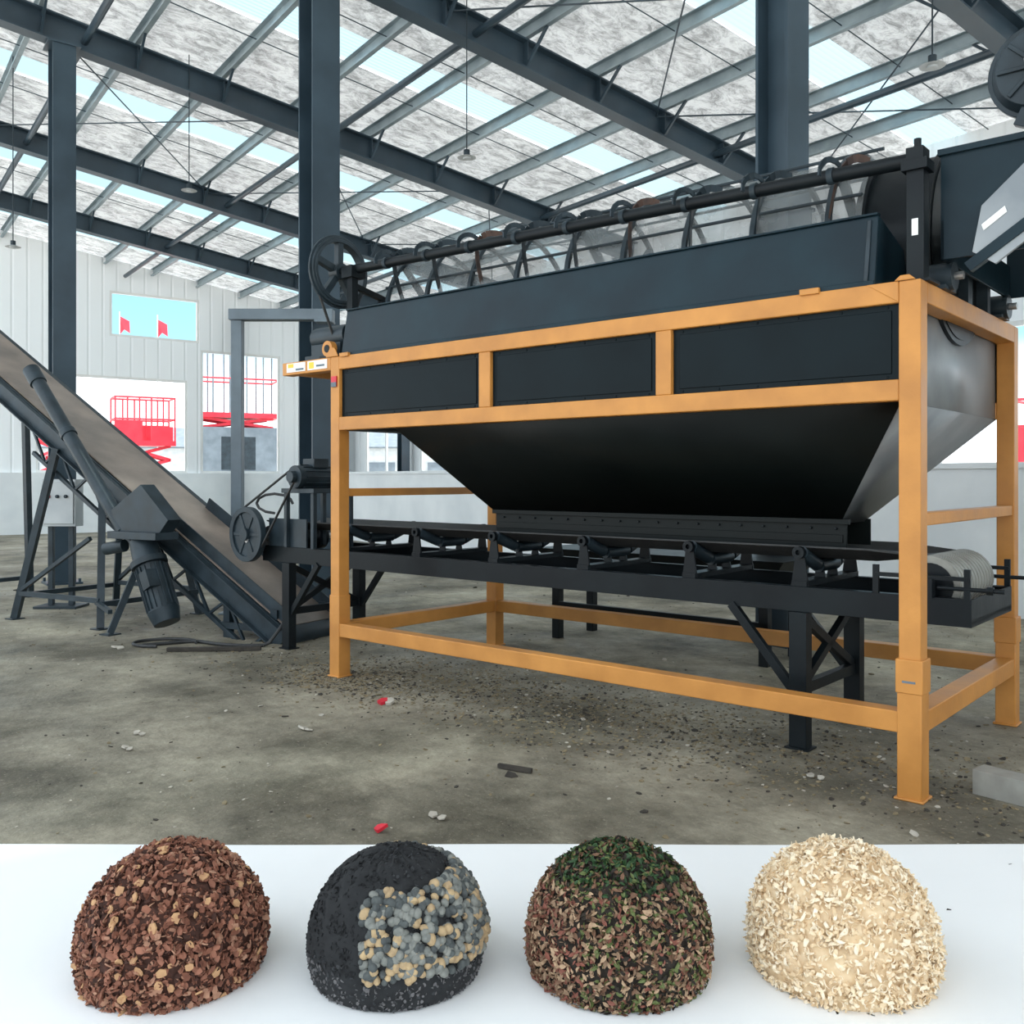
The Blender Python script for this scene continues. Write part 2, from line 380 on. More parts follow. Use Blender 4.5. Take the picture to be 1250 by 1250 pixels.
sk.beam((bxl-.02,bf-.02,z2+.01),(bxr+.06,bf-.02,z2+.01),.03,.03,0)
for i in range(18):
    x=bxl+.08+i*(bxr-bxl-.1)/17
    sk.cyl((x,bf-.026,1.22),(x,bf-.01,1.22),.008,1,6)
sk.box((bxl+.02,bf-.02,1.14),(bxr+.02,bf-.012,1.185),0)
sk.done('hopper_skirt',[HOPBLK,BLACK],parent=TS,bevel=.002)
td=MB(); xa,xb=.05,4.04; zt=2.78
td.hexa([(xa,-.03,2.43),(xb,-.03,2.43),(xb,-.018,2.43),(xa,-.018,2.43),(xa,.03,zt),(xb,.03,zt),(xb,.042,zt),(xa,.042,zt)],0)
td.hexa([(xa,W+.018,2.43),(xb,W+.018,2.43),(xb,W+.03,2.43),(xa,W+.03,2.43),(xa,W-.042,zt),(xb,W-.042,zt),(xb,W-.03,zt),(xa,W-.03,zt)],0)
td.box((xa,.015,zt),(xb,.06,zt+.012),0)
td.beam((xa,-.036,2.44),(xb,-.036,2.44),.012,.03,0)
for x in(xa,xb-.012):
    td.prism([(x,-.018,2.43),(x,W+.018,2.43),(x,W-.04,zt),(x,W*.5+.5,zt-.1),(x,W*.5+.35,2.5),(x,W*.5-.35,2.5),(x,W*.5-.5,zt-.1),(x,.04,zt)],(.012,0,0),0)
td.hexa([(xb-.05,-.038,2.45),(xb-.03,-.038,2.45),(xb-.03,-.028,2.45),(xb-.05,-.028,2.45),(xb-.05,.018,2.76),(xb-.03,.018,2.76),(xb-.03,.03,2.76),(xb-.05,.03,2.76)],1)
td.box((xb-.36,-.065,2.42),(xb-.26,-.03,2.45),2); td.box((xa+.02,-.065,2.42),(xa+.12,-.03,2.45),2)
td.done('drum_side_trough',[NAVY,DGREY,ORANGE],parent=TS,bevel=.003)
ax_y=.89
dr=MB(); nseg=48; r0=.58
vs=[];fs=[]; xs=[.15+i*(3.85-.15)/8 for i in range(9)]
for x in xs:
    for i in range(nseg):
        t=2*math.pi*i/nseg; vs.append((x,ax_y+r0*math.cos(t),2.76+r0*math.sin(t)))
for k in range(8):
    for i in range(nseg):
        j=(i+1)%nseg; fs.append((k*nseg+i,k*nseg+j,(k+1)*nseg+j,(k+1)*nseg+i))
dr.add(vs,fs,0); dr.done('drum_screen_mesh',[MESH],parent=TS)
rg=MB()
for i in range(9):
    x=.2+i*.435
    rg.ring((x,ax_y,2.76),(1,0,0),.61,.585,.03,0,48)
for i in range(8):
    t=2*math.pi*(i+.5)/8
    rg.cyl((.15,ax_y+.6*math.cos(t),2.76+.6*math.sin(t)),(3.85,ax_y+.6*math.cos(t),2.76+.6*math.sin(t)),.010,0,8)
rg.cyl((-.2,ax_y,2.76),(4.3,ax_y,2.76),.045,0,16)
for x in(.2,1.94,3.68):
    for i in range(4):
        t=math.pi/4+math.pi/2*i; rg.beam((x,ax_y,2.76),(x,ax_y+.59*math.cos(t),2.76+.59*math.sin(t)),.03,.05,0,(1,0,0))
rg.done('drum_hoops_and_shaft',[DGREY],parent=TS)
ir=MB(); ir.cyl((3.8,ax_y,2.76),(4.18,ax_y,2.76),.5,0,48); ir.ring((3.82,ax_y,2.76),(1,0,0),.53,.5,.05,0,48); ir.ring((4.16,ax_y,2.76),(1,0,0),.53,.5,.03,0,48)
ir.done('drum_inlet_ring',[BLACK],parent=TS)
cb=MB()
pA=V((-.22,.1,3.115)); pB=V((4.24,.1,3.03))
cb.cyl(pA,pB,.036,0,20)
for i in range(9):
    x=.42+i*.42; p=pA.lerp(pB,(x+.22)/4.46)
    pts=[]
    for k in range(14):
        t=k/13
        pts.append(V((x+.12-.34*t+.05*math.sin(math.pi*t), .30-.20*math.sin(math.pi*min(1,t*1.15))+.14*t, p.z+.10+.05*math.sin(math.pi*t*1.2)-.42*t**1.5)))
    for k in range(13): cb.beam(pts[k],pts[k+1],.04,.008,2 if i%3==2 else 1,(1,0,0))
    hk=[V((x+.03*math.cos(a),.1+.085*math.cos(a),p.z+.085*math.sin(a))) for a in [math.pi*(.0+1.05*j/8) for j in range(9)]]
    for k in range(8): cb.beam(hk[k],hk[k+1],.03,.008,1,(1,0,0))
    cb.ring(p,(1,0,0),.043,.034,.03,1,16)
cb.done('drum_cleaning_bar',[BLACK,DGREY,RUST],parent=TS)
sp=MB()
sp.box((4.16,.06,2.43),(4.24,.14,3.0),0); sp.box((4.14,.04,2.97),(4.26,.16,3.02),0); sp.box((4.16,.05,3.02),(4.24,.15,3.08),0); sp.cyl((4.2,.1,3.08),(4.2,.1,3.13),.018,0,8)
sp.box((4.12,.02,2.43),(4.28,.18,2.445),0); sp.box((4.185,.057,2.66),(4.215,.06,2.74),1)
for x in(.04,):
    sp.box((x-.03,.06,2.43),(x+.03,.12,3.07),0); sp.box((x-.06,.03,3.04),(x+.06,.17,3.13),0); sp.box((x-.06,.4,2.43),(x-.01,.46,2.95),0); sp.beam((x-.03,.1,3.0),(x-.03,.43,2.93),.04,.04,0)
sp.done('bar_supports',[BLACK,WHITE],parent=TS,bevel=.004)
wh=MB(); wc=V((-.14,.1,3.115))
wh.ring(wc,(1,0,0),.27,.235,.06,0,48); wh.ring(wc,(1,0,0),.285,.268,.016,0,48); wh.ring(wc,(1,0,0),.25,.225,.075,0,48)
wh.cyl(wc-V((.05,0,0)),wc+V((.05,0,0)),.065,0,24)
for i in range(5):
    t=2*math.pi*i/5+.3; wh.beam(wc,wc+V((0,math.cos(t)*.24,math.sin(t)*.24)),.05,.055,0,(1,0,0))
wh.done('spoked_pulley_wheel',[DGREY],parent=TS,bevel=.003)
dv=MB(); sc=V((-.14,.12,2.62))
dv.cyl(sc-V((.05,0,0)),sc+V((.05,0,0)),.075,0,20)
for sg in(-1,1):
    dv.beam(wc+V((0,sg*.275,0)),sc+V((0,sg*.075,0)),.02,.014,1,(1,0,0))
dv.cyl((-.02,.12,2.62),(-.42,.12,2.62),.085,0,20); dv.box((-.4,.04,2.43),(-.05,.2,2.56),0); dv.box((-.5,.14,2.43),(-.62,.3,2.50),0)
dv.cyl((-.56,.4,2.52),(-.2,.4,2.52),.05,0,16)
dv.done('drum_drive_motor',[DGREY,RUBBER],parent=TS,bevel=.003)
lb=MB()
lb.box((-.60,-.054,2.35),(-.36,-.05,2.42),0); lb.box((-.33,-.054,2.35),(-.09,-.05,2.42),0); lb.box((-.58,-.056,2.385),(-.51,-.054,2.415),1); lb.box((-.31,-.056,2.36),(-.25,-.054,2.41),1)
lb.box((-.48,-.056,2.36),(-.38,-.054,2.375),3); lb.box((-.22,-.056,2.37),(-.12,-.054,2.385),3)
lb.box((-.03,-.062,2.2),(.03,-.051,2.28),2); lb.box((-.03,-.0625,2.2),(.03,-.0515,2.235),3)
lb.box((L-.03,-.0645,.55),(L+.03,-.0615,.56),3)
lb.done('warning_labels',[WHITE,YELLOW,RED,MGREY],parent=TS)
bg=MB(); bg.ring((-.1,-.02,2.50),(0,1,0),.06,.03,.05,1,24); bg.cyl((-.1,-.05,2.5),(-.1,.02,2.5),.03,0,14); bg.box((-.2,-.04,2.43),(.0,.02,2.45),0)
bg.done('shaft_bearing',[BLACK,ORANGE],parent=TS)
q=MB()
for y in(.35,1.43):
    q.cyl((4.14,y,2.5),(4.3,y,2.5),.07,0,20); q.cyl((4.08,y,2.5),(4.34,y,2.5),.02,1,10); q.box((4.16,y-.09,2.43),(4.28,y+.09,2.45),0)
q.box((4.17,.85,2.43),(4.23,.93,2.62),0); q.box((4.17,1.2,2.43),(4.24,1.26,2.70),0)
q.done('drum_support_rollers',[DGREY,SILVER],parent=TS)

# ============================================================ DISCHARGE BELT CONVEYOR
BC=empty('discharge_belt_conveyor',MM)
c=MB()
ca,cc_=-1.65,4.35
for y,s in((.45,1),(1.25,-1)):
    c.box((ca,y-.006,.76),(cc_,y+.006,.90),0); c.box((ca,y,.76),(cc_,y+s*.05,.768),0); c.box((ca,y,.892),(cc_,y+s*.05,.90),0)
for x in(ca+.05,-.8,.2,1.2,2.2,3.2,cc_-.03): c.box((x-.03,.456,.77),(x+.03,1.244,.80),0)
c.box((cc_-.01,.45,.76),(cc_,1.25,.90),0)
c.box((ca,.47,.775),(3.8,1.23,.779),0)
for x in(3.463,-1.26):
    for y in(.45,1.25):
        c.box((x-.05,y-.04,0.01),(x+.05,y+.04,.76),0); c.box((x-.07,y-.06,0),(x+.07,y+.06,.01),0)
    c.beam((x,.49,.33),(x,1.21,.33),.05,.06,0)
    c.beam((x,.49,.36),(x,1.21,.72),.04,.05,0); c.beam((x,.49,.72),(x,1.21,.36),.04,.05,0)
    for sg in ((-1,) if x>3 else (1,)):
        for y in(.45,1.25): c.beam((x+sg*.04,y,.32),(x+sg*.42,y,.77),.04,.05,0)
c.done('conveyor_frame',[BLACK],parent=BC,bevel=.003)
idl=MB()
for x in(-.5,.35,1.15,1.95,2.75,3.45):
    for y,s in((.47,1),(1.23,-1)):
        idl.prism([(x-.05,y,.90),(x+.05,y,.90),(x+.02,y+s*.0,1.12),(x-.02,y,1.12)],(0,s*.012,0),0)
        idl.ring((x,y-s*.01,1.09),(0,1,0),.035,.015,.03,0,16)
        idl.prism([(x-.04,y+s*.28,.90),(x+.04,y+s*.28,.90),(x+.02,y+s*.28,.99),(x-.02,y+s*.28,.99)],(0,s*.012,0),0)
    idl.beam((x,.46,.915),(x,1.24,.915),.09,.03,0)
    idl.cyl((x,.72,1.0),(x,.98,1.0),.04,1,16); idl.cyl((x,.49,1.085),(x,.70,1.01),.04,1,16); idl.cyl((x,1.21,1.085),(x,1.0,1.01),.04,1,16)
idl.done('troughing_idlers',[BLACK,DGREY],parent=BC)
bt=MB()
prof=[(.52,1.125),(.70,1.055),(1.0,1.055),(1.18,1.125)]
for i in range(3):
    (y0,za),(y1,zb)=prof[i],prof[i+1]
    bt.hexa([(-1.7,y0,za-.01),(3.8,y0,za-.01),(3.8,y1,zb-.01),(-1.7,y1,zb-.01),(-1.7,y0,za),(3.8,y0,za),(3.8,y1,zb),(-1.7,y1,zb)],0)
    ya,yb=.60+.18*i,.60+.18*(i+1)
    bt.hexa([(3.8,y0,za-.01),(4.12,ya,1.085),(4.12,yb,1.085),(3.8,y1,zb-.01),(3.8,y0,za),(4.12,ya,1.095),(4.12,yb,1.095),(3.8,y1,zb)],0)
bt.box((-1.7,.58,.82),(4.12,1.12,.828),0)
bt.done('conveyor_belt',[RUBBER],parent=BC)
pl=MB(); pl.cyl((4.12,.55,.945),(4.12,1.19,.945),.152,1,40); pl.cyl((4.12,.44,.945),(4.12,1.28,.945),.022,2,14)
for k in range(12):
    yy=.57+k*.055; pl.ring((4.12,yy,.945),(0,1,0),.156,.150,.028,1,40)
pl.cyl((4.12,.54,.945),(4.12,.55,.945),.12,0,30)
for y in(.45,1.25):
    pl.box((4.07,y-.03,.895),(4.17,y+.03,.995),0); pl.beam((3.88,y,1.0),(4.34,y,1.0),.03,.02,0); pl.beam((3.88,y,.90),(3.88,y,1.05),.02,.03,0);pl.beam((4.33,y,.88),(4.33,y,1.05),.02,.03,0)
    pl.cyl((4.19,y,.95),(4.50,y,.95),.011,0,10); pl.cyl((4.42,y,.95),(4.45,y,.95),.022,0,6)
pl.cyl((-1.7,.55,.95),(-1.7,1.15,.95),.12,0,30); pl.cyl((-1.7,.3,.95),(-1.7,1.3,.95),.025,2,12)
pl.done('end_pulleys',[BLACK,LAG,SILVER],parent=BC)
dm=MB(); hw=V((-1.72,.33,1.0))
dm.ring(hw,(0,1,0),.25,.2,.06,0,40); dm.ring(hw,(0,1,0),.215,.05,.02,0,40); dm.cyl(hw-V((0,.05,0)),hw+V((0,.08,0)),.06,0,18)
for i in range(6):
    t=math.pi/3*i; dm.beam(hw,hw+V((math.cos(t)*.2,0,math.sin(t)*.2)),.04,.03,0)
mt=V((-1.05,.35,1.52)); 
dm.cyl(mt,mt+V((0,.42,0)),.10,0,24)
for i in range(12):
    t=2*math.pi*i/12; dm.beam(mt+V((math.cos(t)*.1,.06,math.sin(t)*.1)),mt+V((math.cos(t)*.1,.36,math.sin(t)*.1)),.012,.02,0,(math.cos(t),0,math.sin(t)))
dm.cyl(mt-V((0,.05,0)),mt,.05,0,16); dm.box((-1.13,.5,1.6),(-.97,.66,1.68),0)
dm.beam(hw+V((-.14,0,.20)),mt+V((-.03,-.03,.05)),.02,.014,1); dm.beam(hw+V((.14,0,-.20)),mt+V((.03,-.03,-.05)),.02,.014,1)
dm.box((-1.28,.38,1.38),(-.82,.85,1.42),0)
for x in(-1.25,-.87):
    for y in(.42,.82): dm.box((x-.02,y-.02,.9),(x+.02,y+.02,1.38),0)
dm.box((-1.55,.44,.9),(-1.0,.46,1.15),0)
dm.done('conveyor_drive',[DGREY,RUBBER],parent=BC,bevel=.003)

rb=MB()
for x in(.2,2.3):
    for y in(2.45,3.0): rb.box((x-.04,y-.04,0),(x+.04,y+.04,.62),0)
rb.hexa([(.2,2.5,.62),(2.3,2.5,.62),(2.3,2.95,.62),(.2,2.95,.62),(.0,2.35,.85),(2.5,2.35,.85),(2.5,3.1,.85),(.0,3.1,.85)],0)
rb.box((.16,2.41,.3),(2.34,2.46,.35),0)
rb.done('collecting_trough',[BLACK],MM,bevel=.004)

# ============================================================ FEED CONVEYOR AND CHUTE (right)
FC=empty('feed_conveyor',MM)
q=MB()
q.box((4.27,.22,2.56),(5.3,.235,3.08),0); q.box((4.27,1.5,2.56),(5.3,1.515,3.08),0); q.box((4.27,.22,2.56),(4.285,1.5,2.75),0)
q.box((4.26,.20,3.06),(5.3,.24,3.09),0)
q.prism([(4.42,.205,2.57),(4.52,.205,2.50),(5.6,.205,3.25),(5.6,.205,3.6),(5.2,.205,3.45),(4.46,.205,2.78)],(0,-.02,0),1)
q.prism([(4.47,.183,2.66),(4.57,.183,2.73),(4.56,.183,2.76),(4.46,.183,2.69)],(0,-.003,0),2)
q.beam((4.40,.2,2.50),(5.6,.2,3.30),.05,.05,0)
q.done('feed_chute',[NAVY,CHUTE_LITEND,WHITE],parent=FC,bevel=.003)
q=MB(); hz=3.52
q.cyl((4.62,.62,hz),(4.62,1.38,hz),.17,0,32); q.cyl((4.62,.56,hz),(4.62,.62,hz),.19,0,36,.22); q.ring((4.62,.64,hz),(0,1,0),.24,.12,.04,0,36); q.ring((4.62,1.4,hz),(0,1,0),.23,.12,.04,0,36)
q.cyl((4.62,.45,hz),(4.62,1.5,hz),.04,1,14)
for i in range(8):
    t=math.pi/4*i; q.beam((4.62,.555,hz),(4.62+.18*math.cos(t),.555,hz+.18*math.sin(t)),.02,.02,0)
for y in(.6,1.4):
    q.beam((4.55,y,hz-.17),(9.5,y,1.0),.05,.2,0)
q.beam((4.7,1.0,hz+.08),(9.5,1.0,1.25),.7,.02,2)
q.beam((4.7,1.0,hz-.22),(9.5,1.0,.98),.7,.02,2)
for x,z in((6.0,2.7),(8.4,1.5)):
    for y in(.6,1.4): q.box((x-.04,y-.04,0),(x+.04,y+.04,z),0)
    q.beam((x,.6,.6),(x,1.4,.6),.05,.05,0)
for y in(.6,1.4): q.beam((4.62,y,2.5),(4.62,y,hz-.1),.06,.06,0)
q.done('inclined_feed_frame',[DGREY,SILVER,DUSTBELT],parent=FC,bevel=.003)

# ============================================================ INCLINED BELT CONVEYOR (left)
MI=Matrix.Translation((-2.28,9.05,0))@Matrix.Rotation(math.atan2(.49,-.87),4,'Z')
IC=empty('inclined_belt_conveyor',MI)
sl=.585
def bz(a): return .42+sl*a
a0,a1=-.45,6.8
q=MB()
for y in(-.38,.38):
    q.beam((a0,y,bz(a0)-.12),(a1,y,bz(a1)-.12),.02,.20,0); 
    q.beam((a0,y+(.03 if y>0 else -.03),bz(a0)-.02),(a1,y+(.03 if y>0 else -.03),bz(a1)-.02),.07,.012,0)
    q.beam((a0,y+(.03 if y>0 else -.03),bz(a0)-.23),(a1,y+(.03 if y>0 else -.03),bz(a1)-.23),.07,.012,0)
    q.beam((a0+.2,y,bz(a0+.2)-.5),(3.2,y,bz(3.2)-.5),.04,.04,0)
k=a0+.2
while k<3.2:
    for y in(-.38,.38): q.beam((k,y,bz(k)-.2),(k+.25,y,bz(k+.25)-.5),.025,.025,0); q.beam((k+.5,y,bz(k+.5)-.2),(k+.25,y,bz(k+.25)-.5),.025,.025,0)
    k+=.5
k=a0+.1
while k<a1:
    q.cyl((k,-.37,bz(k)-.06),(k,.37,bz(k)-.06),.035,0,12); k+=.6
for y in(-.33,.33): q.beam((a0,y,bz(a0)+.05),(1.3,y,bz(1.3)+.05),.01,.16,0)
q.box((-.35,.30,.0),(-.27,.36,.3),0); q.box((-.35,-.36,.0),(-.27,-.30,.3),0)
q.beam((-.5,.36,.12),(.35,.36,.12),.05,.06,0); q.beam((-.5,-.36,.12),(.35,-.36,.12),.05,.06,0); q.box((.25,.30,0),(.33,.36,.42),0);q.box((.25,-.36,0),(.33,-.30,.42),0)
q.cyl((a0+.05,-.36,bz(a0)-.1),(a0+.05,.36,bz(a0)-.1),.11,0,24)
q.done('conveyor_truss',[DGREY],parent=IC)
q=MB(); q.beam((a0,0,bz(a0)),(a1,0,bz(a1)),.70,.012,0); q.beam((a0,0,bz(a0)-.2),(a1,0,bz(a1)-.2),.62,.01,1)
q.done('conveyor_belt',[DUSTBELT,RUBBER],parent=IC)
q=MB()
for (ta,fa) in((2.75,3.15),(2.0,1.75),(4.6,4.8)):
    for y in(-.42,.42):
        fy=y*1.5
        q.beam((ta,y,bz(ta)-.2),(fa,fy,.01),.07,.07,0); q.box((fa-.07,fy-.07,0),(fa+.07,fy+.07,.012),0)
    q.beam((fa,-.60,.25),(fa,.60,.25),.05,.05,0)
for y in(-.61,.61):
    q.beam((3.12,y,.28),(1.78,y,.28),.05,.05,0)
    q.beam((3.1,y,.3),(2.1,y*.8,bz(2.0)-.7),.04,.04,0)
q.beam((1.38,.80,.02),(1.2,.5,.9),.06,.06,0); q.beam((1.38,.80,.22),(1.85,.6,.26),.04,.04,0); q.box((1.31,.73,0),(1.45,.87,.012),0)
q.done('support_legs',[DGREY],parent=IC)
q=MB()
q.cyl((2.85,.62,2.62),(1.30,.70,1.0),.07,0,24); q.cyl((2.89,.618,2.66),(2.75,.625,2.51),.085,0,24); q.cyl((2.25,.65,1.99),(2.2,.653,1.94),.082,0,24)
q.prism([(1.42,.60,1.20),(1.0,.60,1.45),(.62,.60,1.12),(.75,.60,.98),(1.36,.60,.98)],(0,.16,0),0)
q.box((.72,.55,.93),(1.4,.82,1.0),0)
p1=V((1.10,.66,.92)); p2=V((.70,.70,.15))
q.cyl(p1,p1.lerp(p2,.25),.12,0,24,.14); q.cyl(p1.lerp(p2,.25),p1.lerp(p2,.32),.17,0,24); q.cyl(p1.lerp(p2,.32),p1.lerp(p2,.85),.135,0,24); q.cyl(p1.lerp(p2,.85),p2,.15,0,24,.12)
d=(p2-p1).normalized(); s1=d.cross(V((0,1,0))).normalized(); s2=d.cross(s1)
for i in range(18):
    t=2*math.pi*i/18; o=(s1*math.cos(t)+s2*math.sin(t))*.142
    q.beam(p1.lerp(p2,.34)+o,p1.lerp(p2,.83)+o,.008,.02,0,o)
q.beam(p1.lerp(p2,.5)+V((-.02,.1,.1)),p1.lerp(p2,.7)+V((-.02,.1,.1)),.12,.12,0)
q.cyl((1.27,.72,.86),(1.50,.76,.82),.06,0,16)
q.done('screw_drive_motor',[DGREY],parent=IC,bevel=.003)
q=MB(); pts=[]; MIi=MI.inverted()
for i in range(30):
    t=i/29; pts.append(MIi@V((-3.3+1.25*t+.05*math.sin(9*t),8.35+.16*math.sin(6*t)+.2*t,.018+(.25*(t-.85)/.15 if t>.85 else 0))))
q.tube(pts,.016,0)
pts=[MIi@V((-3.15+.28*math.cos(a/10*math.pi),8.5+.2*math.sin(a/10*math.pi),.018)) for a in range(16)]
q.tube(pts,.014,0)
pts=[V((.45-.25*math.cos(a/12*math.pi*2)*1.0,-.45,1.25+.1*math.sin(a/12*math.pi*2))) for a in range(10)]
q.tube(pts,.014,0)
q.done('power_cable',[RUBBER],parent=IC)

cx=.27
q=MB(); q.box((-5.75+cx,10.9,.95),(-5.35+cx,11.1,1.5),0); q.box((-5.73+cx,10.88,.98),(-5.37+cx,10.9,1.47),0); q.box((-5.70+cx,10.95,0),(-5.64+cx,11.01,.95),1);q.box((-5.46+cx,10.95,0),(-5.40+cx,11.01,.95),1); q.box((-5.8+cx,10.8,0),(-5.3+cx,11.15,.03),1)
for i,mi in((0,2),(1,1),(2,1)): q.cyl((-5.65+cx+i*.1,10.85,1.3),(-5.65+cx+i*.1,10.88,1.3),.02,mi,12)
q.done('control_cabinet',[LGREY,DGREY,RED],Matrix.Identity(4),bevel=.005)

q=MB(); q.box((-3.14,10.45,0),(-3.02,10.57,3.28),0); q.box((-3.25,10.35,0),(-2.91,10.7,.02),0)
q.box((-3.16,10.42,3.28),(-2.0,10.58,3.40),0); q.box((-2.2,10.4,3.25),(-2.0,10.60,3.28),0)
q.done('gantry_post',[MGREY],Matrix.Identity(4),bevel=.005)

# ============================================================ OUTSIDE
def lift(cx,cy,ang,w,d,hb,hs,hr,body,deckcol,solid):
    M=Matrix.Translation((cx,cy,-.03))@Matrix.Rotation(ang,4,'Z'); m=MB()
    m.box((-w/2,-d/2,.25),(w/2,d/2,hb),0)
    for x in(-w*.36,w*.36):
        for y in(-d/2,d/2): m.cyl((x,y-.12,.3),(x,y+.12,.3),.3,3,20)
    m.box((-w*.2,-d/2-.01,hb*.55),(w*.2,-d/2,hb*.9),3)
    n=3 if hs-hb>.8 else 1
    for k in range(n):
        za=hb+(hs-hb)*k/n; zb=hb+(hs-hb)*(k+1)/n
        for y in(-d*.4,d*.4):
            m.beam((-w*.42,y,za),(w*.42,y,zb),.08,.1,1); m.beam((w*.42,y,za),(-w*.42,y,zb),.08,.1,1)
    m.box((-w/2,-d/2,hs),(w/2,d/2,hs+.18),1)
    if solid: m.box((-w/2,-d/2,hs+.18),(-w*.05,-d/2+.04,hs+.9),1); m.box((w*.1,-d/2,hs+.18),(w*.45,-d/2+.04,hs+.7),1); m.box((-w/2,d/2-.04,hs+.18),(w/2,d/2,hs+.8),1)
    nb=5
    for y in(-d/2+.03,d/2-.03):
        for i in range(nb+1): 
            x=-w/2+.03+(w-.06)*i/nb; m.cyl((x,y,hs+.18),(x,y,hr),.03,1 if solid else 0,8)
        for z in((hs+.18+hr)/2,hr): m.cyl((-w/2+.03,y,z),(w/2-.03,y,z),.035,1 if solid or z<hr else 0,8)
    for x in(-w/2+.03,w/2-.03):
        for z in((hs+.18+hr)/2,hr): m.cyl((x,-d/2+.03,z),(x,d/2-.03,z),.035,1,8)
    m.done('scissor_lift',[body,deckcol,LGREY,DGREY],M)
lift(-13.6,34.5,R(30),2.1,1.3,1.2,2.75,4.5,MGREY,RED,True)
lift(-10.2,34.5,R(25),3.0,1.6,3.4,3.75,6.4,MGREY,RED,False)
lift(-16.6,34.5,R(10),1.6,1.2,1.2,2.9,4.3,LGREY,RED,True)
lift(13.0,21.5,R(-50),2.8,1.2,1.0,1.9,3.4,LGREY,RED,True)
q=MB(); q.box((-34,60,0),(2,66,3.6),0); q.prism([(-34.3,59.6,3.6),(2.3,59.6,3.6),(2.3,63,5.0),(-34.3,63,5.0)],(0,.1,-.1),1)
for i in range(9): q.box((-32+i*3.8,59.93,1.2),(-30.3+i*3.8,60,2.6),1)
q.done('neighbouring_shed',[LGREY,MGREY],Matrix.Translation((0,0,-.03)),smooth=False)
for x,y,h in((-17.6,42,8.85),(-15.9,42,8.7)):
    m=MB(); m.cyl((x,y,0),(x,y,h+.2),.03,0,8)
    m.prism([(x,y,h),(x+.35,y+.2,h-.2),(x+.42,y+.1,h-.75),(x+.2,y,h-.6),(x+.03,y,h-.8)],(0,.02,0),1); m.done('flag_on_pole',[LGREY,RED],Matrix.Translation((0,0,-.03)))

# ============================================================ FLOOR LITTER
def chip(m,p,s,mi,thin=.25):
    n=random.choice((5,6)); ph=random.random()*6.28; tilt=Matrix.Rotation(random.uniform(-.35,.35),3,'X')@Matrix.Rotation(random.uniform(-.35,.35),3,'Y')
    top=[];bot=[]
    for i in range(n):
        t=ph+2*math.pi*i/n; r=s*random.uniform(.55,1.1); a=tilt@V((r*math.cos(t),r*math.sin(t),s*thin*.5)); b=tilt@V((r*math.cos(t),r*math.sin(t),-s*thin*.5))
        top.append(V(p)+a); bot.append(V(p)+b)
    m.add(top+bot,[tuple(range(n)),tuple(range(2*n-1,n-1,-1))]+[(i,i+n,(i+1)%n+n,(i+1)%n) for i in range(n)],mi)
lt=MB()
for i in range(1500):
    Y=random.uniform(3.9,14); X=random.uniform(-.62,.62)*Y; s=abs(random.gauss(0,.006))+.003
    if random.random()<.03: s*=2.6
    chip(lt,(X,Y,s*.12+.001),s,random.choice((0,1,1,2,2)))
for i in range(9000):
    lx=random.gauss(2.0,1.7); ly=random.gauss(.4,.42)+random.choice((0,0,-.25)); p=MM@V((lx,ly,0)); s=abs(random.gauss(0,.006))+.003
    chip(lt,(p.x,p.y,s*.12+.001),s,random.choice((1,1,2,2,2,0)) if random.random()<.3 else random.choice((1,2,2)))
for i in range(1500):
    lx=random.gauss(.1,.3); ly=random.gauss(-.05,.2); p=MM@V((lx,ly,0)); s=abs(random.gauss(0,.006))+.004
    chip(lt,(p.x,p.y,s*.12+.001),s,random.choice((1,2,2)))
for (X,Y,s) in((-1.25,5.6,.04),(-3.5,8.3,.05),(-2.2,5.5,.03),(-2.15,5.2,.03),(1.5,4.7,.03),(-.35,4.15,.03)):
    chip(lt,(X,Y,.015),s,0,.3); chip(lt,(X+.04,Y-.03,.012),s*.7,0,.3)
chip(lt,(-.86,6.25,.02),.04,3,.5); chip(lt,(-.82,6.24,.02),.035,0,.5); chip(lt,(-.56,3.98,.02),.03,3,.5)
lt.beam((-.07,4.86,.015),(.1,4.77,.015),.025,.02,1)
lt.beam((-3.0,8.15,.02),(-2.2,8.2,.02),.05,.03,1); lt.beam((-4.9,7.9,.02),(-4.6,7.95,.03),.2,.02,1)
lt.done('floor_litter',[CHIPW,CHIPD,STRAW,RED],Matrix.Identity(4),smooth=False)
q=MB(); P=V((2.24,4.50,.06)); D=V((.62,-.78,0)).normalized(); E=P+D*1.6; S=D.cross(V((0,0,1)))
for o in(-.056,.056): q.beam(P+S*o,E+S*o,.008,.12,0)
for o in(-.056,.056): q.beam(P+V((0,0,o)),E+V((0,0,o)),.104,.008,0)
q.done('square_steel_tube',[pmat('primer_tube',(.38,.37,.33),.5,.2,(.27,.26,.23),8)],Matrix.Identity(4),bevel=.003)

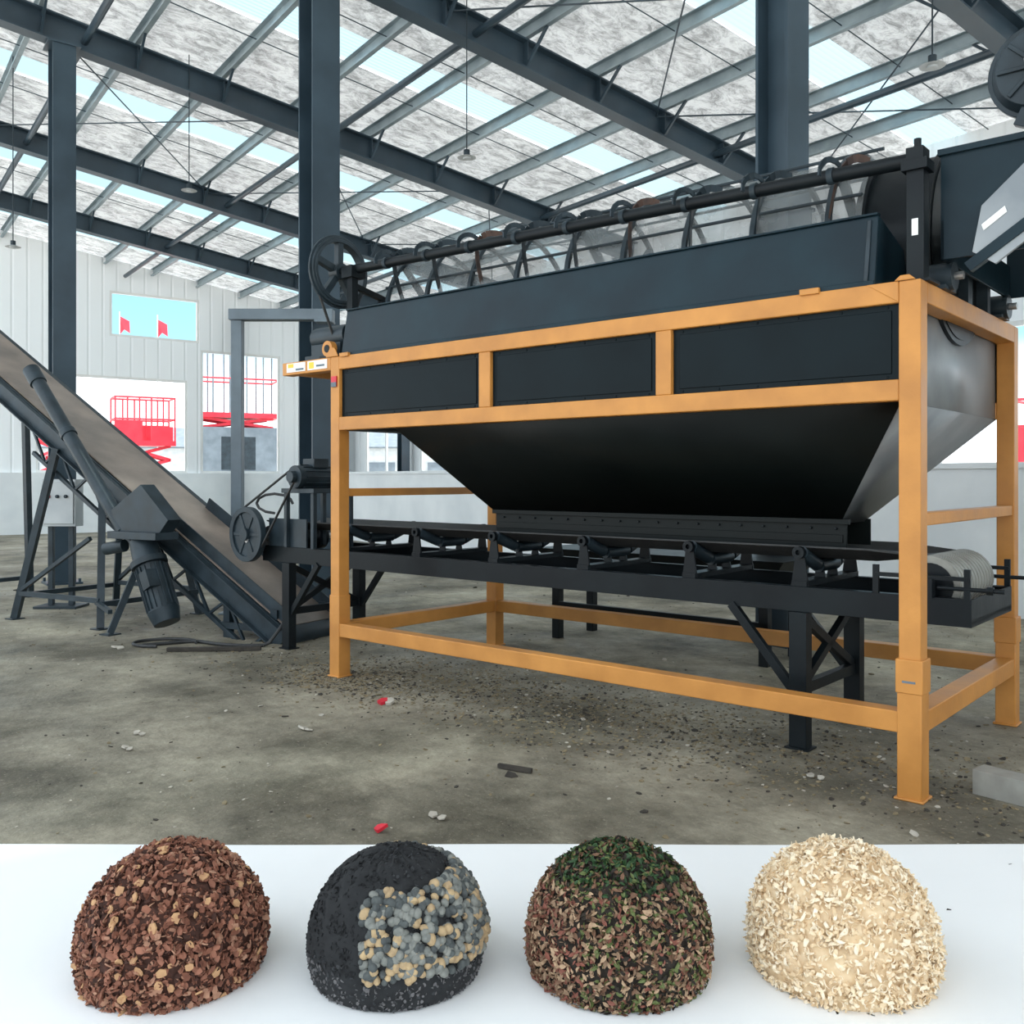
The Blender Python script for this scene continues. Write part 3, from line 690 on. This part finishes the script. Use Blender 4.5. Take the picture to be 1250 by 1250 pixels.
# ============================================================ ADDED HEAPS AND WHITE SHEET standing in for an inset strip
q=MB(); nx,ny=60,26
vs=[];fs=[]
for j in range(ny+1):
    for i in range(nx+1):
        x=-2.6+5.2*i/nx; y=1.5+2.33*j/ny; vs.append((x,y,.006+.002*math.sin(x*3+y*2)))
for j in range(ny):
    for i in range(nx): a=j*(nx+1)+i; fs.append((a,a+1,a+nx+2,a+nx+1))
q.add(vs,fs,0); q.done('white_inset_sheet',[SHEET],Matrix.Identity(4))
HY=2.87; RB=.268; ZC=.10
def prof_r(z): return math.sqrt(max(0,RB*RB-(z-ZC)**2))
def heapbase(m,mi,amp=.008,nr=22,na=56):
    o=len(m.v); m.v.append((0,0,ZC+RB))
    for k in range(1,nr+1):
        ph=math.acos(max(-1,-ZC/RB))*k/nr; z=ZC+RB*math.cos(ph); rr=RB*math.sin(ph)
        for i in range(na):
            t=2*math.pi*i/na; w=random.uniform(-amp,amp) if k<nr else 0
            m.v.append(((rr+w)*math.cos(t),(rr+w)*math.sin(t),max(.008,z+w) if k<nr else .008))
    for i in range(na): m.f.append((o,o+1+i,o+1+(i+1)%na)); m.m.append(mi)
    for k in range(1,nr):
        for i in range(na):
            a=o+1+(k-1)*na+i;b=o+1+(k-1)*na+(i+1)%na; m.f.append((a,a+na,b+na,b)); m.m.append(mi)
def surf():
    z=random.uniform(.0,ZC+RB); rr=prof_r(z); t=random.random()*2*math.pi
    p=V((rr*math.cos(t),rr*math.sin(t),max(.012,z))); n=(p-V((0,0,ZC))).normalized()
    return p,n,p.x/RB,z/(ZC+RB)
def rotto(n):
    return n.to_track_quat('Z','Y').to_matrix()@Matrix.Rotation(random.random()*6.28,3,'Z')
def plate(m,p,n,s,mi,jit=.6,asp=1.0,curl=0.0,thin=.15):
    nn=(n+V((random.gauss(0,jit),random.gauss(0,jit),random.gauss(0,jit)))).normalized(); M=rotto(nn)
    k=6; top=[];bot=[]
    for i in range(k):
        t=2*math.pi*i/k; r=s*random.uniform(.6,1.1); x=r*math.cos(t)*asp; y=r*math.sin(t); z=curl*(x*x)/s
        a=p+M@V((x,y,z+s*thin)); b=p+M@V((x,y,z-s*thin)); a.z=max(a.z,.009); b.z=max(b.z,.008)
        top.append(a); bot.append(b)
    m.add(top+bot,[tuple(range(k)),tuple(range(2*k-1,k-1,-1))]+[(i,i+k,(i+1)%k+k,(i+1)%k) for i in range(k)],mi)
def ell(m,p,r,mi,n=9,h=6):
    M=rotto(V((random.gauss(0,1),random.gauss(0,1),random.gauss(0,1))).normalized()); sx,sy,sz=r*random.uniform(.85,1.1),r*random.uniform(.8,1),r*random.uniform(1,1.3)
    p=V((p.x,p.y,max(p.z,r+.008)))
    vs=[p+M@V((0,0,sz))];fs=[]
    for k in range(1,h):
        ph=math.pi*k/h
        for i in range(n):
            t=2*math.pi*i/n; vs.append(p+M@V((sx*math.sin(ph)*math.cos(t),sy*math.sin(ph)*math.sin(t),sz*math.cos(ph))))
    vs.append(p+M@V((0,0,-sz))); L_=len(vs)-1
    for i in range(n): fs.append((0,1+i,1+(i+1)%n)); fs.append((L_,L_-n+(i+1)%n,L_-n+i))
    for k in range(h-2):
        for i in range(n): a=1+k*n+i;b=1+k*n+(i+1)%n; fs.append((a,a+n,b+n,b))
    m.add(vs,fs,mi)
def T(X): return Matrix.Translation((X,HY,0))
q=MB(); heapbase(q,0)
for i in range(7500):
    p,n,a,h=surf(); plate(q,p+n*random.uniform(-.004,.014),n,random.uniform(.004,.012),random.choice((0,1,1,2,2,3)),.8,random.uniform(.7,1.8))
for i in range(110):
    p,n,a,h=surf(); plate(q,p+n*.012,n,random.uniform(.011,.019),4,.4)
q.done('peat_inset_heap',[pmat('peat_dark',(.07,.024,.014),.9,0,(.04,.014,.008),40),pmat('peat_brown',(.22,.08,.045),.85,0,(.13,.045,.025),40),pmat('peat_red',(.34,.14,.085),.85,0,(.23,.09,.055),40),pmat('peat_tan',(.45,.24,.15),.85,0,(.33,.16,.1),40),pmat('peat_chip',(.6,.35,.17),.8,0,(.45,.24,.12),40)],T(-1.037),smooth=False)
q=MB(); heapbase(q,0,.005)
for i in range(4500):
    p,n,a,h=surf(); 
    if a<-.1 and h>.35: mi=0
    elif h<.28: mi=random.choice((1,5,5))
    else: mi=random.choice((0,0,1))
    plate(q,p,n,random.uniform(.003,.008),mi,.8)
for i in range(3400):
    p,n,a,h=surf()
    if a>-.25 and .28<h<.84: ell(q,p+n*random.uniform(.0,.008),random.uniform(.010,.016),random.choice((2,2,2,3,3,4)) if (a>.1 and h>.4) or h>.6 else random.choice((3,4,4,2)))
q.done('pellet_inset_heap',[pmat('manure_black',(.02,.021,.022),.95,0,(.01,.01,.011),40),pmat('manure_dark',(.05,.052,.055),.95,0,(.03,.03,.032),40),pmat('pellet_grey',(.26,.26,.23),.85,0,(.15,.155,.14),40),pmat('pellet_charcoal',(.10,.11,.105),.85,0,(.05,.055,.055),40),pmat('pellet_tan',(.52,.37,.2),.85,0,(.36,.25,.14),40),pmat('manure_grey',(.17,.16,.16),.95,0,(.1,.095,.095),40)],T(-.354),smooth=True)
q=MB(); heapbase(q,0)
def leaf(m,p,n,s,mi):
    M=rotto((n+V((random.gauss(0,.6),random.gauss(0,.6),random.gauss(0,.6)))).normalized()); c=random.uniform(-.5,.5)
    pr=[(-1,0),(-.4,.42),(.3,.40),(1,0),(.3,-.40),(-.4,-.42)]
    vs=[p+M@V((x*s,y*s,c*x*x*s+abs(y)*s*.5)) for x,y in pr]+[p+M@V((-.4*s,0,c*.16*s)),p+M@V((.3*s,0,c*.09*s))]
    for v_ in vs: v_.z=max(v_.z,.009)
    m.add(vs,[(0,6,1),(1,6,7,2),(2,7,3),(0,5,6),(5,4,7,6),(4,3,7)],mi)
for i in range(8500):
    p,n,a,h=surf(); mi=random.choice((1,1,2,3,3,4,4,6,0)) if h<.80 else random.choice((5,5,4,1,0))
    if a<-.5 and h<.7: mi=random.choice((1,3,2,6))
    leaf(q,p+n*random.uniform(.0,.016),n,random.uniform(.006,.015),mi)
q.done('leaf_inset_heap',[pmat('leaf_soil',(.03,.022,.015),.9),pmat('leaf_brown',(.2,.1,.055),.7),pmat('leaf_red',(.26,.085,.055),.7),pmat('leaf_tan',(.5,.33,.2),.7),pmat('leaf_green',(.13,.16,.045),.6),pmat('leaf_dark_green',(.025,.07,.018),.6),pmat('leaf_ground',(.32,.2,.12),.8)],T(.326),smooth=False)
q=MB(); heapbase(q,0)
def strand(m,p,n,s,mi):   # fluffy curled shaving
    M=rotto((n+V((random.gauss(0,.8),random.gauss(0,.8),random.gauss(0,.8)))).normalized()); c=random.uniform(.6,1.9)*random.choice((-1,1)); w=s*random.uniform(.25,.5)
    L_=[]
    for k in range(6):
        a=(k/5-.5)*2*c; x=math.sin(a)/c*s; z=(1-math.cos(a))/c*s
        ww=w*(1-.5*abs(k/5-.5)*2)*random.uniform(.7,1.1)
        for yy,zz in((-ww,.0),(ww,.0),(ww,w*.35),(-ww,w*.35)):
            v_=p+M@V((x,yy,z+zz)); v_.z=max(v_.z,.009); L_.append(v_)
    fs=[(0,1,2,3),(23,22,21,20)]
    for k in range(5):
        for e in range(4):
            g=(e+1)%4; fs.append((4*k+e,4*k+g,4*k+4+g,4*k+4+e))
    m.add(L_,fs,mi)
for i in range(5200):
    p,n,a,h=surf(); strand(q,p+n*random.uniform(-.004,.016),n,random.uniform(.008,.018),random.choice((0,1,1,2)))
q.done('shavings_inset_heap',[pmat('shaving_cream',(.82,.63,.41),.85,0,(.70,.50,.29),40),pmat('shaving_pale',(.95,.83,.65),.85,0,(.9,.74,.52),40),pmat('shaving_tan',(.9,.74,.52),.85,0,(.8,.61,.38),40)],T(1.009),smooth=True)

# ============================================================ LIGHT
w=bpy.data.worlds.new('World'); scene.world=w; w.use_nodes=True; nt=w.node_tree; bg=nt.nodes['Background']
tc=nt.nodes.new('ShaderNodeTexCoord'); sx=nt.nodes.new('ShaderNodeSeparateXYZ'); rp=nt.nodes.new('ShaderNodeValToRGB')
nt.links.new(tc.outputs['Generated'],sx.inputs[0]); nt.links.new(sx.outputs['Z'],rp.inputs['Fac'])
e=rp.color_ramp.elements; e[0].position=0; e[0].color=(.94,.97,1,1); e[1].position=.9; e[1].color=(.72,.83,.94,1)
x=e.new(.10); x.color=(.85,.94,1,1); x=e.new(.135); x.color=(.24,.44,.55,1); x=e.new(.2); x.color=(.2,.40,.53,1); x=e.new(.27); x.color=(.88,.94,1,1)
nt.links.new(rp.outputs[0],bg.inputs['Color']); bg.inputs['Strength'].default_value=1.85
sd=bpy.data.lights.new('sun','SUN'); sd.energy=6.5; sd.angle=R(2); sd.color=(1,.96,.9)
so=bpy.data.objects.new('sun',sd); scene.collection.objects.link(so); so.rotation_euler=(R(14),R(8),0); so.location=(0,0,20)

cam=bpy.data.cameras.new('camera'); co=bpy.data.objects.new('camera',cam); scene.collection.objects.link(co)
co.location=(0,0,1.5); co.rotation_euler=(R(90),0,0); cam.sensor_width=36; cam.lens=1143/1250*36; cam.shift_y=-.032; cam.clip_end=300
scene.camera=co
scene.view_settings.view_transform='Standard'
scene.view_settings.look='None'
scene.view_settings.exposure=.38
